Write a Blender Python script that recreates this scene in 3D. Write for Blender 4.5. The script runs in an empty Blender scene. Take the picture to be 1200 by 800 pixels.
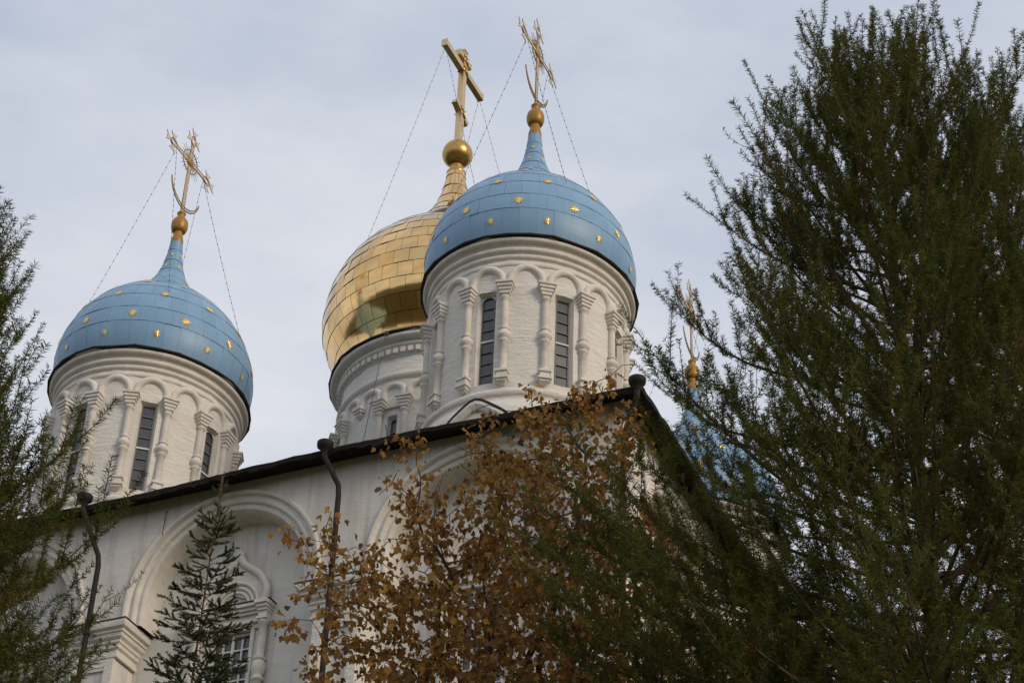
import bpy, math, random
import numpy as np
from mathutils import Vector, Matrix
PI = math.pi
random.seed(5); RNG = np.random.default_rng(11)
SC = bpy.context.scene
COL = SC.collection

# ------------------------------------------------------------------ camera
PITCH, ROLL = math.radians(36.3334), math.radians(2.34165)
FPX = 2393.2
cam_d = bpy.data.cameras.new('camera'); cam = bpy.data.objects.new('camera', cam_d); COL.objects.link(cam)
F = Vector((0, math.cos(PITCH), math.sin(PITCH))); U = Vector((0, -math.sin(PITCH), math.cos(PITCH))); X = Vector((1, 0, 0))
X2 = math.cos(ROLL)*X + math.sin(ROLL)*U; U2 = -math.sin(ROLL)*X + math.cos(ROLL)*U
EYE = 1.6
cam.matrix_world = Matrix(((X2.x, U2.x, -F.x, 0), (X2.y, U2.y, -F.y, 0), (X2.z, U2.z, -F.z, EYE), (0, 0, 0, 1)))
cam_d.sensor_width = 36; cam_d.lens = 36*FPX/1200; cam_d.clip_end = 6000; cam_d.clip_start = .1
SC.camera = cam

# ------------------------------------------------------------------ sky, sun, exposure
SUN_AZ_VEC = Vector((.72, -.69, 0)).normalized()      # towards the sun, on the ground
SUN_EL = math.radians(24)
wd = bpy.data.worlds.new('World'); SC.world = wd; wd.use_nodes = True
nt = wd.node_tree; nt.nodes.clear()
def N(t, tree=None, **kw):
    n = (tree or nt).nodes.new(t)
    for k, v in kw.items(): setattr(n, k, v)
    return n
out = N('ShaderNodeOutputWorld'); bg = N('ShaderNodeBackground'); bg.inputs[1].default_value = .1
sky = N('ShaderNodeTexSky', sky_type='NISHITA'); sky.sun_disc = False; sky.sun_elevation = SUN_EL
sky.sun_rotation = math.atan2(SUN_AZ_VEC.x, SUN_AZ_VEC.y); sky.air_density = 1.2; sky.dust_density = 2.5; sky.ozone_density = 1.5
tc = N('ShaderNodeTexCoord'); mp = N('ShaderNodeMapping'); mp.inputs['Scale'].default_value = (1, 1.6, 2.6)
mp.inputs['Rotation'].default_value = (0, .5, .5)
nz = N('ShaderNodeTexNoise'); nz.inputs['Scale'].default_value = 3.0; nz.inputs['Detail'].default_value = 7; nz.inputs['Roughness'].default_value = .55
rp = N('ShaderNodeValToRGB'); rp.color_ramp.elements[0].position = .36; rp.color_ramp.elements[1].position = .70
rp.color_ramp.elements[0].color = (.455, .51, .625, 1); rp.color_ramp.elements[1].color = (.74, .745, .775, 1)
sc_ = N('ShaderNodeVectorMath', operation='SCALE'); sc_.inputs['Scale'].default_value = 11.8
mx = N('ShaderNodeMix', data_type='RGBA'); mx.inputs[0].default_value = .86
nt.links.new(tc.outputs['Generated'], mp.inputs[0]); nt.links.new(mp.outputs[0], nz.inputs['Vector'])
nt.links.new(nz.outputs[0], rp.inputs[0]); nt.links.new(rp.outputs[0], sc_.inputs[0])
nt.links.new(sky.outputs[0], mx.inputs[6]); nt.links.new(sc_.outputs[0], mx.inputs[7])
nt.links.new(mx.outputs[2], bg.inputs[0]); nt.links.new(bg.outputs[0], out.inputs[0])
sun_d = bpy.data.lights.new('sun', 'SUN'); sun_d.energy = 1.6; sun_d.angle = math.radians(20); sun_d.color = (1, .84, .64)
sun = bpy.data.objects.new('sun', sun_d); COL.objects.link(sun)
sdir = (SUN_AZ_VEC*math.cos(SUN_EL) + Vector((0, 0, math.sin(SUN_EL))))
sun.rotation_euler = (-sdir).to_track_quat('-Z', 'Y').to_euler(); sun.location = (20, -20, 60)
vs = SC.view_settings; vs.view_transform = 'Standard'; vs.look = 'None'; vs.exposure = 0; vs.gamma = 1; vs.use_curve_mapping = False

# ------------------------------------------------------------------ materials
def mat(name, col, rough=.7, metal=0, spec=.4, var=0, var_col=None, scale=3, bump=0, bscale=20, aniso=(1, 1, 1), attr=None, bump2=0, b2scale=60):
    m = bpy.data.materials.new(name); m.use_nodes = True; t = m.node_tree; b = t.nodes['Principled BSDF']
    b.inputs['Roughness'].default_value = rough; b.inputs['Metallic'].default_value = metal
    b.inputs['Specular IOR Level'].default_value = spec; b.inputs['Base Color'].default_value = (*col, 1)
    tcn = N('ShaderNodeTexCoord', t); mpn = N('ShaderNodeMapping', t); mpn.inputs['Scale'].default_value = aniso
    t.links.new(tcn.outputs['Object'], mpn.inputs[0])
    last = None
    if var_col is not None:
        n = N('ShaderNodeTexNoise', t); n.inputs['Scale'].default_value = scale; n.inputs['Detail'].default_value = 6; n.inputs['Roughness'].default_value = .62
        t.links.new(mpn.outputs[0], n.inputs['Vector'])
        r = N('ShaderNodeValToRGB', t); r.color_ramp.elements[0].position = .5-var*.5; r.color_ramp.elements[1].position = .5+var*.5
        r.color_ramp.elements[0].color = (*var_col, 1); r.color_ramp.elements[1].color = (*col, 1)
        t.links.new(n.outputs[0], r.inputs[0]); last = r.outputs[0]
    if attr:
        a = N('ShaderNodeAttribute', t); a.attribute_name = attr
        mm = N('ShaderNodeMix', t, data_type='RGBA', blend_type='MULTIPLY'); mm.inputs[0].default_value = 1
        if last: t.links.new(last, mm.inputs[6])
        else: mm.inputs[6].default_value = (*col, 1)
        t.links.new(a.outputs['Color'], mm.inputs[7]); last = mm.outputs[2]
    if last: t.links.new(last, b.inputs['Base Color'])
    if bump:
        n = N('ShaderNodeTexNoise', t); n.inputs['Scale'].default_value = bscale; n.inputs['Detail'].default_value = 4
        t.links.new(mpn.outputs[0], n.inputs['Vector'])
        bp = N('ShaderNodeBump', t); bp.inputs['Strength'].default_value = bump; bp.inputs['Distance'].default_value = .03
        t.links.new(n.outputs[0], bp.inputs['Height'])
        if bump2:
            n2 = N('ShaderNodeTexNoise', t); n2.inputs['Scale'].default_value = b2scale; n2.inputs['Detail'].default_value = 3
            t.links.new(tcn.outputs['Object'], n2.inputs['Vector'])
            bp2 = N('ShaderNodeBump', t); bp2.inputs['Strength'].default_value = bump2; bp2.inputs['Distance'].default_value = .015
            t.links.new(n2.outputs[0], bp2.inputs['Height']); t.links.new(bp2.outputs[0], bp.inputs['Normal'])
        t.links.new(bp.outputs[0], b.inputs['Normal'])
    return m
M = {}
M['plaster'] = mat('limewash', (.75, .715, .655), .9, spec=.15, var=.55, var_col=(.60, .565, .51), scale=1.6, bump=.9, bscale=3.4, aniso=(1, 1, 3.4), bump2=.9, b2scale=16)
M['facade'] = mat('facade_limewash', (.72, .69, .64), .9, spec=.15, var=.55, var_col=(.59, .56, .51), scale=.8, bump=.45, bscale=2.6, aniso=(1, 1, 2.6), bump2=.6, b2scale=14)
t = M['facade'].node_tree; b = t.nodes['Principled BSDF']; src = b.inputs['Base Color'].links[0].from_socket
tcn = N('ShaderNodeTexCoord', t); mpn = N('ShaderNodeMapping', t); mpn.inputs['Scale'].default_value = (2.6, 2.6, .22); n = N('ShaderNodeTexNoise', t); n.inputs['Scale'].default_value = 1.6; n.inputs['Detail'].default_value = 5
r = N('ShaderNodeValToRGB', t); r.color_ramp.elements[0].position = .50; r.color_ramp.elements[1].position = .74; r.color_ramp.elements[0].color = (1, 1, 1, 1); r.color_ramp.elements[1].color = (.74, .71, .67, 1)
mm = N('ShaderNodeMix', t, data_type='RGBA', blend_type='MULTIPLY'); mm.inputs[0].default_value = 1
t.links.new(tcn.outputs['Object'], mpn.inputs[0]); t.links.new(mpn.outputs[0], n.inputs['Vector']); t.links.new(n.outputs[0], r.inputs[0]); t.links.new(src, mm.inputs[6]); t.links.new(r.outputs[0], mm.inputs[7]); t.links.new(mm.outputs[2], b.inputs['Base Color'])
M['trim'] = mat('limewash_trim', (.76, .72, .655), .9, spec=.15, var=.55, var_col=(.58, .535, .475), scale=2.6, bump=.6, bscale=7, bump2=.5, b2scale=24)
M['glass'] = mat('dark_window_glass', (.045, .047, .055), .12, spec=.6, var=.5, var_col=(.085, .085, .09), scale=2.5)
M['bar'] = mat('window_bar', (.16, .15, .14), .6)
M['white_wood'] = mat('white_window_wood', (.72, .71, .69), .6, var=.5, var_col=(.6, .59, .57), scale=6)
M['black_metal'] = mat('black_sheet_metal', (.022, .02, .018), .6, spec=.3, var=.5, var_col=(.04, .034, .028), scale=5)
M['eave'] = mat('dark_weathered_eave', (.012, .010, .009), .85, spec=.1, var=.5, var_col=(.032, .025, .020), scale=6, bump=.5, bscale=14, aniso=(1, 1, 2))
M['roof'] = mat('dark_roof_metal', (.06, .055, .05), .5, var=.5, var_col=(.085, .075, .065), scale=2)
M['pipe'] = mat('brown_painted_pipe', (.016, .012, .010), .6, spec=.15, var=.5, var_col=(.032, .025, .021), scale=8)
M['ochre'] = mat('ochre_gold_paint', (.40, .21, .035), .42, metal=.25, var=.5, var_col=(.30, .155, .03), scale=5)
M['old_gold'] = mat('old_gold', (.62, .40, .14), .34, metal=.85, var=.6, var_col=(.42, .24, .07), scale=5)
M['pale_gold'] = mat('pale_gilt_metal', (.74, .56, .32), .30, metal=.8, var=.5, var_col=(.60, .42, .20), scale=5)
M['rail'] = mat('tarnished_cross_rail', (.34, .22, .10), .45, metal=.5, var=.5, var_col=(.26, .16, .07), scale=9)
M['lace'] = mat('silvery_openwork', (.72, .66, .54), .4, metal=.4, var=.5, var_col=(.6, .5, .36), scale=12)
M['star'] = mat('gilded_star', (.85, .58, .17), .36, metal=.65)
M['gold'] = mat('gilded_sheet', (.92, .61, .27), .13, metal=1, attr='tint', bump=.05, bscale=5)
M['gold_under'] = mat('dark_gold_seam', (.10, .065, .03), .6, metal=.4)
M['blue'] = mat('blue_painted_sheet', (.225, .39, .565), .44, spec=.45, var=.6, var_col=(.175, .315, .475), scale=1.6, attr='tint', bump=.08, bscale=3)
M['blue_under'] = mat('dark_blue_seam', (.13, .21, .30), .7)
M['wire'] = mat('dark_wire', (.10, .09, .09), .6)
M['bark'] = mat('dark_bark', (.055, .042, .034), .9, spec=.1, var=.5, var_col=(.085, .065, .05), scale=14, bump=.8, bscale=22, aniso=(1, 1, .35))
M['twig'] = mat('brown_twig', (.10, .066, .042), .85, spec=.1)
M['needle'] = mat('larch_needle', (.082, .098, .026), .8, spec=.05, attr='tint')
M['spruce'] = mat('spruce_needle', (.082, .102, .046), .8, spec=.05, attr='tint')
M['leaf'] = mat('autumn_leaf', (.315, .165, .040), .6, spec=.2, attr='tint')
for k in ('needle', 'spruce', 'leaf'):     # thin leaves let some light through
    t = M[k].node_tree; b = t.nodes['Principled BSDF']; o = t.nodes['Material Output']
    tr = N('ShaderNodeBsdfTranslucent', t); ms = N('ShaderNodeMixShader', t); ms.inputs[0].default_value = .36
    t.links.new(b.inputs['Base Color'].links[0].from_socket, tr.inputs[0])
    t.links.new(b.outputs[0], ms.inputs[1]); t.links.new(tr.outputs[0], ms.inputs[2]); t.links.new(ms.outputs[0], o.inputs[0])
M['grass'] = mat('autumn_lawn', (.05, .06, .025), .95, spec=.1, var=.6, var_col=(.09, .07, .03), scale=.6, bump=.6, bscale=30)
M['paving'] = mat('grey_paving', (.17, .16, .15), .9, var=.5, var_col=(.12, .115, .11), scale=3, bump=.3, bscale=20)

# ------------------------------------------------------------------ mesh helpers
class MB:
    def __init__(s): s.v = []; s.f = []; s.mi = []; s.sm = []; s.mats = []
    def m(s, name):
        if name not in s.mats: s.mats.append(name)
        return s.mats.index(name)
    def add(s, verts, faces, m, smooth=False):
        o = len(s.v); k = s.m(m); s.v += [tuple(p) for p in verts]
        for f in faces: s.f.append(tuple(i+o for i in f)); s.mi.append(k); s.sm.append(smooth)
    def box(s, c, d, m, rz=0, R=None):
        hx, hy, hz = d[0]/2, d[1]/2, d[2]/2; V = []
        for x in (-hx, hx):
            for y in (-hy, hy):
                for z in (-hz, hz):
                    p = Vector((x, y, z))
                    if R is not None: p = R @ p
                    elif rz: p = Matrix.Rotation(rz, 3, 'Z') @ p
                    V.append((c[0]+p.x, c[1]+p.y, c[2]+p.z))
        s.add(V, [(0, 1, 3, 2), (4, 6, 7, 5), (0, 4, 5, 1), (2, 3, 7, 6), (0, 2, 6, 4), (1, 5, 7, 3)], m)
    def lathe(s, prof, m, n=48, c=(0, 0), smooth=True, a0=0, jr=None):
        V = []; Fs = []
        for (r, z) in prof:
            for i in range(n):
                a = a0+2*PI*i/n; V.append((c[0]+r*math.cos(a), c[1]+r*math.sin(a), z))
        for j in range(len(prof)-1):
            for i in range(n):
                i2 = (i+1) % n; Fs.append((j*n+i, j*n+i2, (j+1)*n+i2, (j+1)*n+i))
        s.add(V, Fs, m, smooth)
    def tube(s, pts, rads, m, n=6, caps=True, flat=None):
        pts = [Vector(p) for p in pts]
        if not hasattr(rads, '__len__'): rads = [rads]*len(pts)
        V = []; Fs = []; up = Vector((.13, .27, 1)).normalized(); ref = None
        for i, p in enumerate(pts):
            d = (pts[min(i+1, len(pts)-1)]-pts[max(i-1, 0)]).normalized()
            a = (ref if ref is not None else (up if abs(d.dot(up)) < .9 else Vector((1, .1, .2)))); a = (a-d*a.dot(d)).normalized(); ref = a
            b = d.cross(a)
            for k in range(n):
                t = 2*PI*k/n; V.append(p+(a*math.cos(t)+b*math.sin(t))*rads[i])
        for i in range(len(pts)-1):
            for k in range(n):
                k2 = (k+1) % n; Fs.append((i*n+k, i*n+k2, (i+1)*n+k2, (i+1)*n+k))
        if caps: Fs.append(tuple(range(n))[::-1]); Fs.append(tuple(range((len(pts)-1)*n, len(pts)*n)))
        s.add(V, Fs, m, True)
    def loft(s, rings, m, closed=False, smooth=False):
        n = len(rings[0]); V = [p for r in rings for p in r]; Fs = []
        for j in range(len(rings)-1):
            for i in range(n if closed else n-1):
                i2 = (i+1) % n; Fs.append((j*n+i, j*n+i2, (j+1)*n+i2, (j+1)*n+i))
        s.add(V, Fs, m, smooth)
    def mesh(s, name):
        me = bpy.data.meshes.new(name); me.from_pydata(s.v, [], s.f)
        for k in s.mats: me.materials.append(M[k])
        me.polygons.foreach_set('material_index', s.mi); me.polygons.foreach_set('use_smooth', s.sm); me.update()
        return me
    def build(s, name, parent=None, loc=(0, 0, 0), rz=0): return link(name, s.mesh(name), parent, loc, rz)
def link(name, me, parent=None, loc=(0, 0, 0), rz=0):
    o = bpy.data.objects.new(name, me); COL.objects.link(o); o.parent = parent; o.location = loc; o.rotation_euler = (0, 0, rz)
    return o
def empty(name, loc, rz=0):
    o = bpy.data.objects.new(name, None); COL.objects.link(o); o.location = loc; o.rotation_euler = (0, 0, rz); o.empty_display_size = .5
    return o
def tag(o, label, cat, group=None):
    o['label'] = label; o['category'] = cat
    if group: o['group'] = group
def hermite(zs, rs, per=8):
    zs = np.array(zs, float); rs = np.array(rs, float); m = np.gradient(rs, zs); out = []
    for i in range(len(zs)-1):
        h = zs[i+1]-zs[i]; k = per
        for t in np.linspace(0, 1, k, endpoint=False):
            out.append(((2*t**3-3*t**2+1)*rs[i]+(t**3-2*t**2+t)*h*m[i]+(-2*t**3+3*t**2)*rs[i+1]+(t**3-t**2)*h*m[i+1], zs[i]+t*h))
    out.append((rs[-1], zs[-1])); return out

# ------------------------------------------------------------------ ground
def plane(name, x0, x1, y0, y1, z, m):
    b = MB(); b.add([(x0, y0, z), (x1, y0, z), (x1, y1, z), (x0, y1, z)], [(0, 1, 2, 3)], m); o = b.build(name); o['kind'] = 'structure'; return o
plane('ground', -2500, 2500, -2500, 2500, 0, 'grass')
plane('path', -14, 14, -4, 5, .004, 'paving')

# ------------------------------------------------------------------ the church
PSI = math.radians(24.9023)
church = empty('church', (.42244, 44.44922, 0), -PSI)
tag(church, 'white monastery church with blue star-spangled domes and one golden dome', 'church')
HB, HBC = 34.037+EYE, 36.979+EYE           # brim heights of the small drums and of the central drum
DHL = -.463
cR, cL, cC, cB, cL2 = (0, 0), (-12.07, 0), (-6.035, 6.884), (0, 13.768), (-12.07, 13.768)
def pol(r, az, z): a = math.radians(az); return (r*math.sin(a), -r*math.cos(a), z)

def drum_wall(rw, zb, zt, wins, hw, wz0, wz1, splay, depth, base):
    """cylinder wall with real openings; base: extra lathe profile below zb"""
    b = MB(); edges = set()
    for w in wins: edges |= {round((w-hw) % 360, 3), round((w+hw) % 360, 3), round(w % 360, 3)}
    step = 3.0; az = sorted(edges | {round(a, 3) for a in np.arange(0, 360, step) if all(abs(((a-e+180) % 360)-180) > 1.2 for e in edges)})
    zs = [zb, wz0, (wz0*2+wz1)/3, (wz0+2*wz1)/3, wz1, (wz1+zt)/2, zt]
    n = len(az); V = []; Fs = []
    for z in zs:
        for a in az: V.append(pol(rw+.012*math.sin(a*.21+z*2.3)+.008*math.sin(a*.5-z*3), a, z))
    def inside(a, z): return wz0 < z < wz1 and any(abs(((a-w+180) % 360)-180) < hw for w in wins)
    for j in range(len(zs)-1):
        for i in range(n):
            i2 = (i+1) % n; am = (az[i]+((az[i2]-az[i]) % 360)/2)
            if inside(am, (zs[j]+zs[j+1])/2): continue
            Fs.append((j*n+i, j*n+i2, (j+1)*n+i2, (j+1)*n+i))
    b.add(V, Fs, 'plaster', True)
    for w in wins:      # splayed reveals
        h2 = hw-splay; r2 = rw-depth; zt2, zb2 = wz1-.06, wz0+.05
        A = [pol(rw, w-hw, wz0), pol(rw, w+hw, wz0), pol(rw, w+hw, wz1), pol(rw, w-hw, wz1)]
        B = [pol(r2, w-h2, zb2), pol(r2, w+h2, zb2), pol(r2, w+h2, zt2), pol(r2, w-h2, zt2)]
        b.add(A+B, [(0, 1, 5, 4), (1, 2, 6, 5), (2, 3, 7, 6), (3, 0, 4, 7)], 'trim')
    b.lathe(base, 'plaster', 96)
    return b
def slit_window(r, w, h2, z0, z1, rows, arched):
    b = MB(); r2 = r-.012
    hwm = r*math.sin(math.radians(h2))
    W = math.radians(w); ex = Vector((math.cos(W), math.sin(W), 0)); nrm = Vector((math.sin(W), -math.cos(W), 0)); o = nrm*(r*math.cos(math.radians(h2))-.01)
    P = lambda x, z, d=0: o+ex*x+nrm*d+Vector((0, 0, z))
    pr_ = random.Random(int(w*10+r*100)); hz = (z1-z0)/rows
    b.add([P(-hwm-.03, z0-.03, -.03), P(hwm+.03, z0-.03, -.03), P(hwm+.03, z1+.03, -.03), P(-hwm-.03, z1+.03, -.03)], [(0, 1, 2, 3)], 'bar')
    for k in range(rows):
        q1, q2 = pr_.uniform(-.003, .003), pr_.uniform(-.002, .002)
        b.add([P(-hwm, z0+hz*k, q1-q2), P(hwm, z0+hz*k, q1+q2), P(hwm, z0+hz*(k+1), -q1+q2), P(-hwm, z0+hz*(k+1), -q1-q2)], [(0, 1, 2, 3)], 'glass')
    R = Matrix((ex, -nrm, Vector((0, 0, 1)))).transposed()
    for x in (-hwm+.012, hwm-.012): b.box(P(x, (z0+z1)/2, .02), (.03, .03, z1-z0), 'bar', R=R)
    for k in range(rows+1):
        z = z0+(z1-z0)*k/rows; thick = .05 if k == rows//2 and rows > 3 else .022
        b.box(P(0, z, .022), (2*hwm, .034, thick), 'trim' if thick > .04 else 'bar', R=R)
    if arched:          # white spandrels round the head of the glass
        for sgn in (-1, 1):
            pts = [P(sgn*hwm, z1, .045)]+[P(sgn*hwm*math.cos(t), z1-hwm*.9+hwm*.9*math.sin(t), .045) for t in np.linspace(0, PI/2, 7)]
            b.add(pts, [tuple(range(len(pts)))[::sgn]], 'trim')
    return b
def arch_mesh(rw, w, pr, zs, tube, ph, leg=.16):
    """half-round moulding bent onto the drum: pr half width, ph rise"""
    b = MB()
    def ring(rad, pro, n=8):
        rings = []
        for t in np.linspace(-.15, PI+.15, 21):
            ct, st = math.cos(t), math.sin(t)
            if st < 0: s0, z = (pr if ct > 0 else -pr), zs+st*leg/.149
            else: s0, z = pr*ct, zs+ph*st
            row = []
            for k in range(n+1):
                f = PI*k/n; off = rad*math.cos(f); out_ = pro*math.sin(f)
                s1 = s0+off*ct*(1 if st >= 0 else 1); z1 = z+off*max(st, 0)
                row.append(pol(rw+out_-.01, w+math.degrees(s1/rw), z1))
            rings.append(row)
        b.loft(rings, 'trim', smooth=True)
    ring(tube, tube*1.15)
    return b
def sq_lathe(b, prof, w, rc, m='trim'):
    """square block stack centred on the drum surface at azimuth w; prof (half width, z)"""
    V = []; Fs = []; W = math.radians(w); ex = Vector((math.cos(W), math.sin(W), 0)); nr = Vector((math.sin(W), -math.cos(W), 0))
    for (h, z) in prof:
        for sx, sy in ((-1, -1), (1, -1), (1, 1), (-1, 1)): V.append(nr*(rc+(h if sy > 0 else -.1))+ex*h*sx+Vector((0, 0, z)))
    for j in range(len(prof)-1):
        for i in range(4): i2 = (i+1) % 4; Fs.append((j*4+i, j*4+i2, (j+1)*4+i2, (j+1)*4+i))
    Fs.append((3, 2, 1, 0)); k = (len(prof)-1)*4; Fs.append((k, k+1, k+2, k+3))
    b.add(V, Fs, m)
def column_mesh(rc, w, zt, zb, zm, sc=1.0):
    b = MB(); W = math.radians(w); c = (rc*math.sin(W), -rc*math.cos(W))
    sq_lathe(b, [(.075*sc, zt-.40), (.085*sc, zt-.37), (.115*sc, zt-.35), (.115*sc, zt-.27), (.14*sc, zt-.25), (.14*sc, zt-.18), (.17*sc, zt-.155), (.17*sc, zt-.085), (.20*sc, zt-.06), (.20*sc, zt)], w, rc)
    b.lathe([(.075*sc, zt-.38), (.11*sc, zt-.42), (.115*sc, zt-.46), (.085*sc, zt-.49), (.08*sc, zt-.6), (.085*sc, zm+.25), (.08*sc, zm+.23), (.115*sc, zm+.21), (.12*sc, zm+.17), (.085*sc, zm+.15), (.10*sc, zm+.12), (.145*sc, zm+.06),
             (.155*sc, zm), (.145*sc, zm-.06), (.10*sc, zm-.12), (.085*sc, zm-.14), (.12*sc, zm-.16), (.115*sc, zm-.2), (.085*sc, zm-.23), (.088*sc, zb+.42)], 'trim', 14, c)
    sq_lathe(b, [(.05*sc, zb), (.11*sc, zb+.06), (.11*sc, zb+.1), (.15*sc, zb+.12), (.15*sc, zb+.19), (.105*sc, zb+.22), (.105*sc, zb+.32), (.14*sc, zb+.34), (.14*sc, zb+.40), (.08*sc, zb+.43)], w, rc)
    return b
def pendant_mesh(rc, w, zt, sc=1.0):
    b = MB(); sq_lathe(b, [(.03*sc, zt-.36), (.10*sc, zt-.27), (.10*sc, zt-.21), (.14*sc, zt-.19), (.14*sc, zt-.12), (.18*sc, zt-.1), (.18*sc, zt)], w, rc); return b
def roll(r0, z0, z1, pro, n=6):
    """half round roll profile from z0 up to z1"""
    return [(r0+pro*math.sin(PI*k/n), z0+(z1-z0)*(1-math.cos(PI*k/n))/2) for k in range(n+1)]
def brim_mesh(r0, r1, seed):
    rr = random.Random(seed); b = MB(); n = 30; rings = []
    off = [(rr.uniform(-.015, .02), rr.uniform(-.025, .025)) for _ in range(n)]
    for (r, z) in ((r0-.35, .0), (r0-.04, -.022), (r0, -.02), (r0-.005, .015), (r1, .11)):
        row = []
        for i in range(n):
            dr, dz = off[i] if r > r1+.05 and r > r0-.1 else (0, 0)
            row.append(pol(r+dr, 360*i/n, z+dz))
        rings.append(row)
    b.loft([r+[r[0]] for r in rings], 'black_metal'); return b
def tiles(b, prof, seams, width, m, under, tilt, gap, lip, tints, nmin=10, rough_seed=0, vgap=None):
    """sheet-metal plates on a surface of revolution; one small patch per plate"""
    rr = random.Random(rough_seed); P = np.array(prof); zz = P[:, 1]; rad = P[:, 0]
    b.lathe([(r-.03, z) for r, z in prof], under, 72)
    tint = []
    cnt0 = len(b.f); tint += [(1, 1, 1)]*len(b.v)
    for j in range(len(seams)-1):
        z0, z1 = seams[j], seams[j+1]; r_mid = np.interp((z0+z1)/2, zz, rad); n = max(nmin, int(round(2*PI*r_mid/width))); a_off = (j % 2)*.5+rr.uniform(-.12, .12)
        rowt = rr.uniform(-.02, .02)
        for i in range(n):
            ga = (vgap or gap)/max(r_mid, .2)/2; a0 = 2*PI*(i+a_off)/n+ga; a1 = 2*PI*(i+1+a_off)/n-ga
            tx, tz = rr.gauss(0, tilt), rr.gauss(0, tilt); V = []; nu, nv = 4, 4
            dz = gap*.5
            for v in range(nv+1):
                z = z0+dz+(z1-z0-2*dz)*v/nv; r = float(np.interp(z, zz, rad))
                for u_ in range(nu+1):
                    a = a0+(a1-a0)*u_/nu; w = r*(a1-a0)
                    d = lip*(1-v/nv)+(u_/nu-.5)*w*tx+(v/nv-.5)*(z1-z0)*tz
                    V.append(((r+d)*math.sin(a), -(r+d)*math.cos(a), z))
            Fs = [(v*(nu+1)+k, v*(nu+1)+k+1, (v+1)*(nu+1)+k+1, (v+1)*(nu+1)+k) for v in range(nv) for k in range(nu)]
            b.add(V, Fs, m, True); t = tints(rr); tint += [tuple(min(1, c+rowt) for c in t)]*len(V)
    return tint
def set_tint(me, tint):
    a = me.color_attributes.new('tint', 'FLOAT_COLOR', 'POINT'); arr = np.ones((len(me.vertices), 4), np.float32); t = np.array(tint, np.float32); arr[:len(t), :3] = t; a.data.foreach_set('color', arr.ravel())
BLUE = hermite([0, .35, .7, 1.2, 1.8, 2.4, 3.0, 3.5, 3.9, 4.3, 4.7, 5.1, 5.6, 6.15], [2.76, 2.88, 2.93, 2.90, 2.74, 2.45, 1.98, 1.42, .95, .63, .435, .315, .23, .185])
GOLD = hermite([0, .25, .5, 1., 1.5, 2.1, 2.7, 3.4, 4.1, 4.7, 5.3, 5.9, 6.4, 6.9, 7.5, 8.1, 8.7, 9.25], [3.22, 3.24, 3.34, 3.64, 3.88, 3.99, 3.96, 3.83, 3.54, 3.16, 2.60, 1.93, 1.43, 1.03, .70, .50, .37, .30])
def surf(prof, z):
    P = np.array(prof); r = float(np.interp(z, P[:, 1], P[:, 0])); dr = float(np.interp(z+.05, P[:, 1], P[:, 0])-np.interp(z-.05, P[:, 1], P[:, 0]))/.1
    return r, dr
def star_mesh(size, rays=9):
    b = MB(); V = [(0, 0, size*.13)]
    for k in range(rays*2):
        a = PI*k/rays; r = size if k % 2 == 0 else size*.44; V.append((r*math.cos(a), r*math.sin(a), 0.004))
    b.add(V, [(0, 1+k, 1+(k+1) % (rays*2)) for k in range(rays*2)], 'star'); return b.mesh('star')
STAR_ME = {}
def star_at(parent, az, z, size):
    r, dr = surf(BLUE, z); a = math.radians(az)
    n = Vector((math.sin(a), -math.cos(a), -dr)).normalized(); p = Vector((r*math.sin(a), -r*math.cos(a), z))+n*.02
    key = round(size, 2)
    if key not in STAR_ME: STAR_ME[key] = star_mesh(key)
    o = link('star', STAR_ME[key], parent); o.location = p
    q = n.to_track_quat('Z', 'Y'); o.rotation_mode = 'QUATERNION'; o.rotation_quaternion = q
    return o
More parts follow.
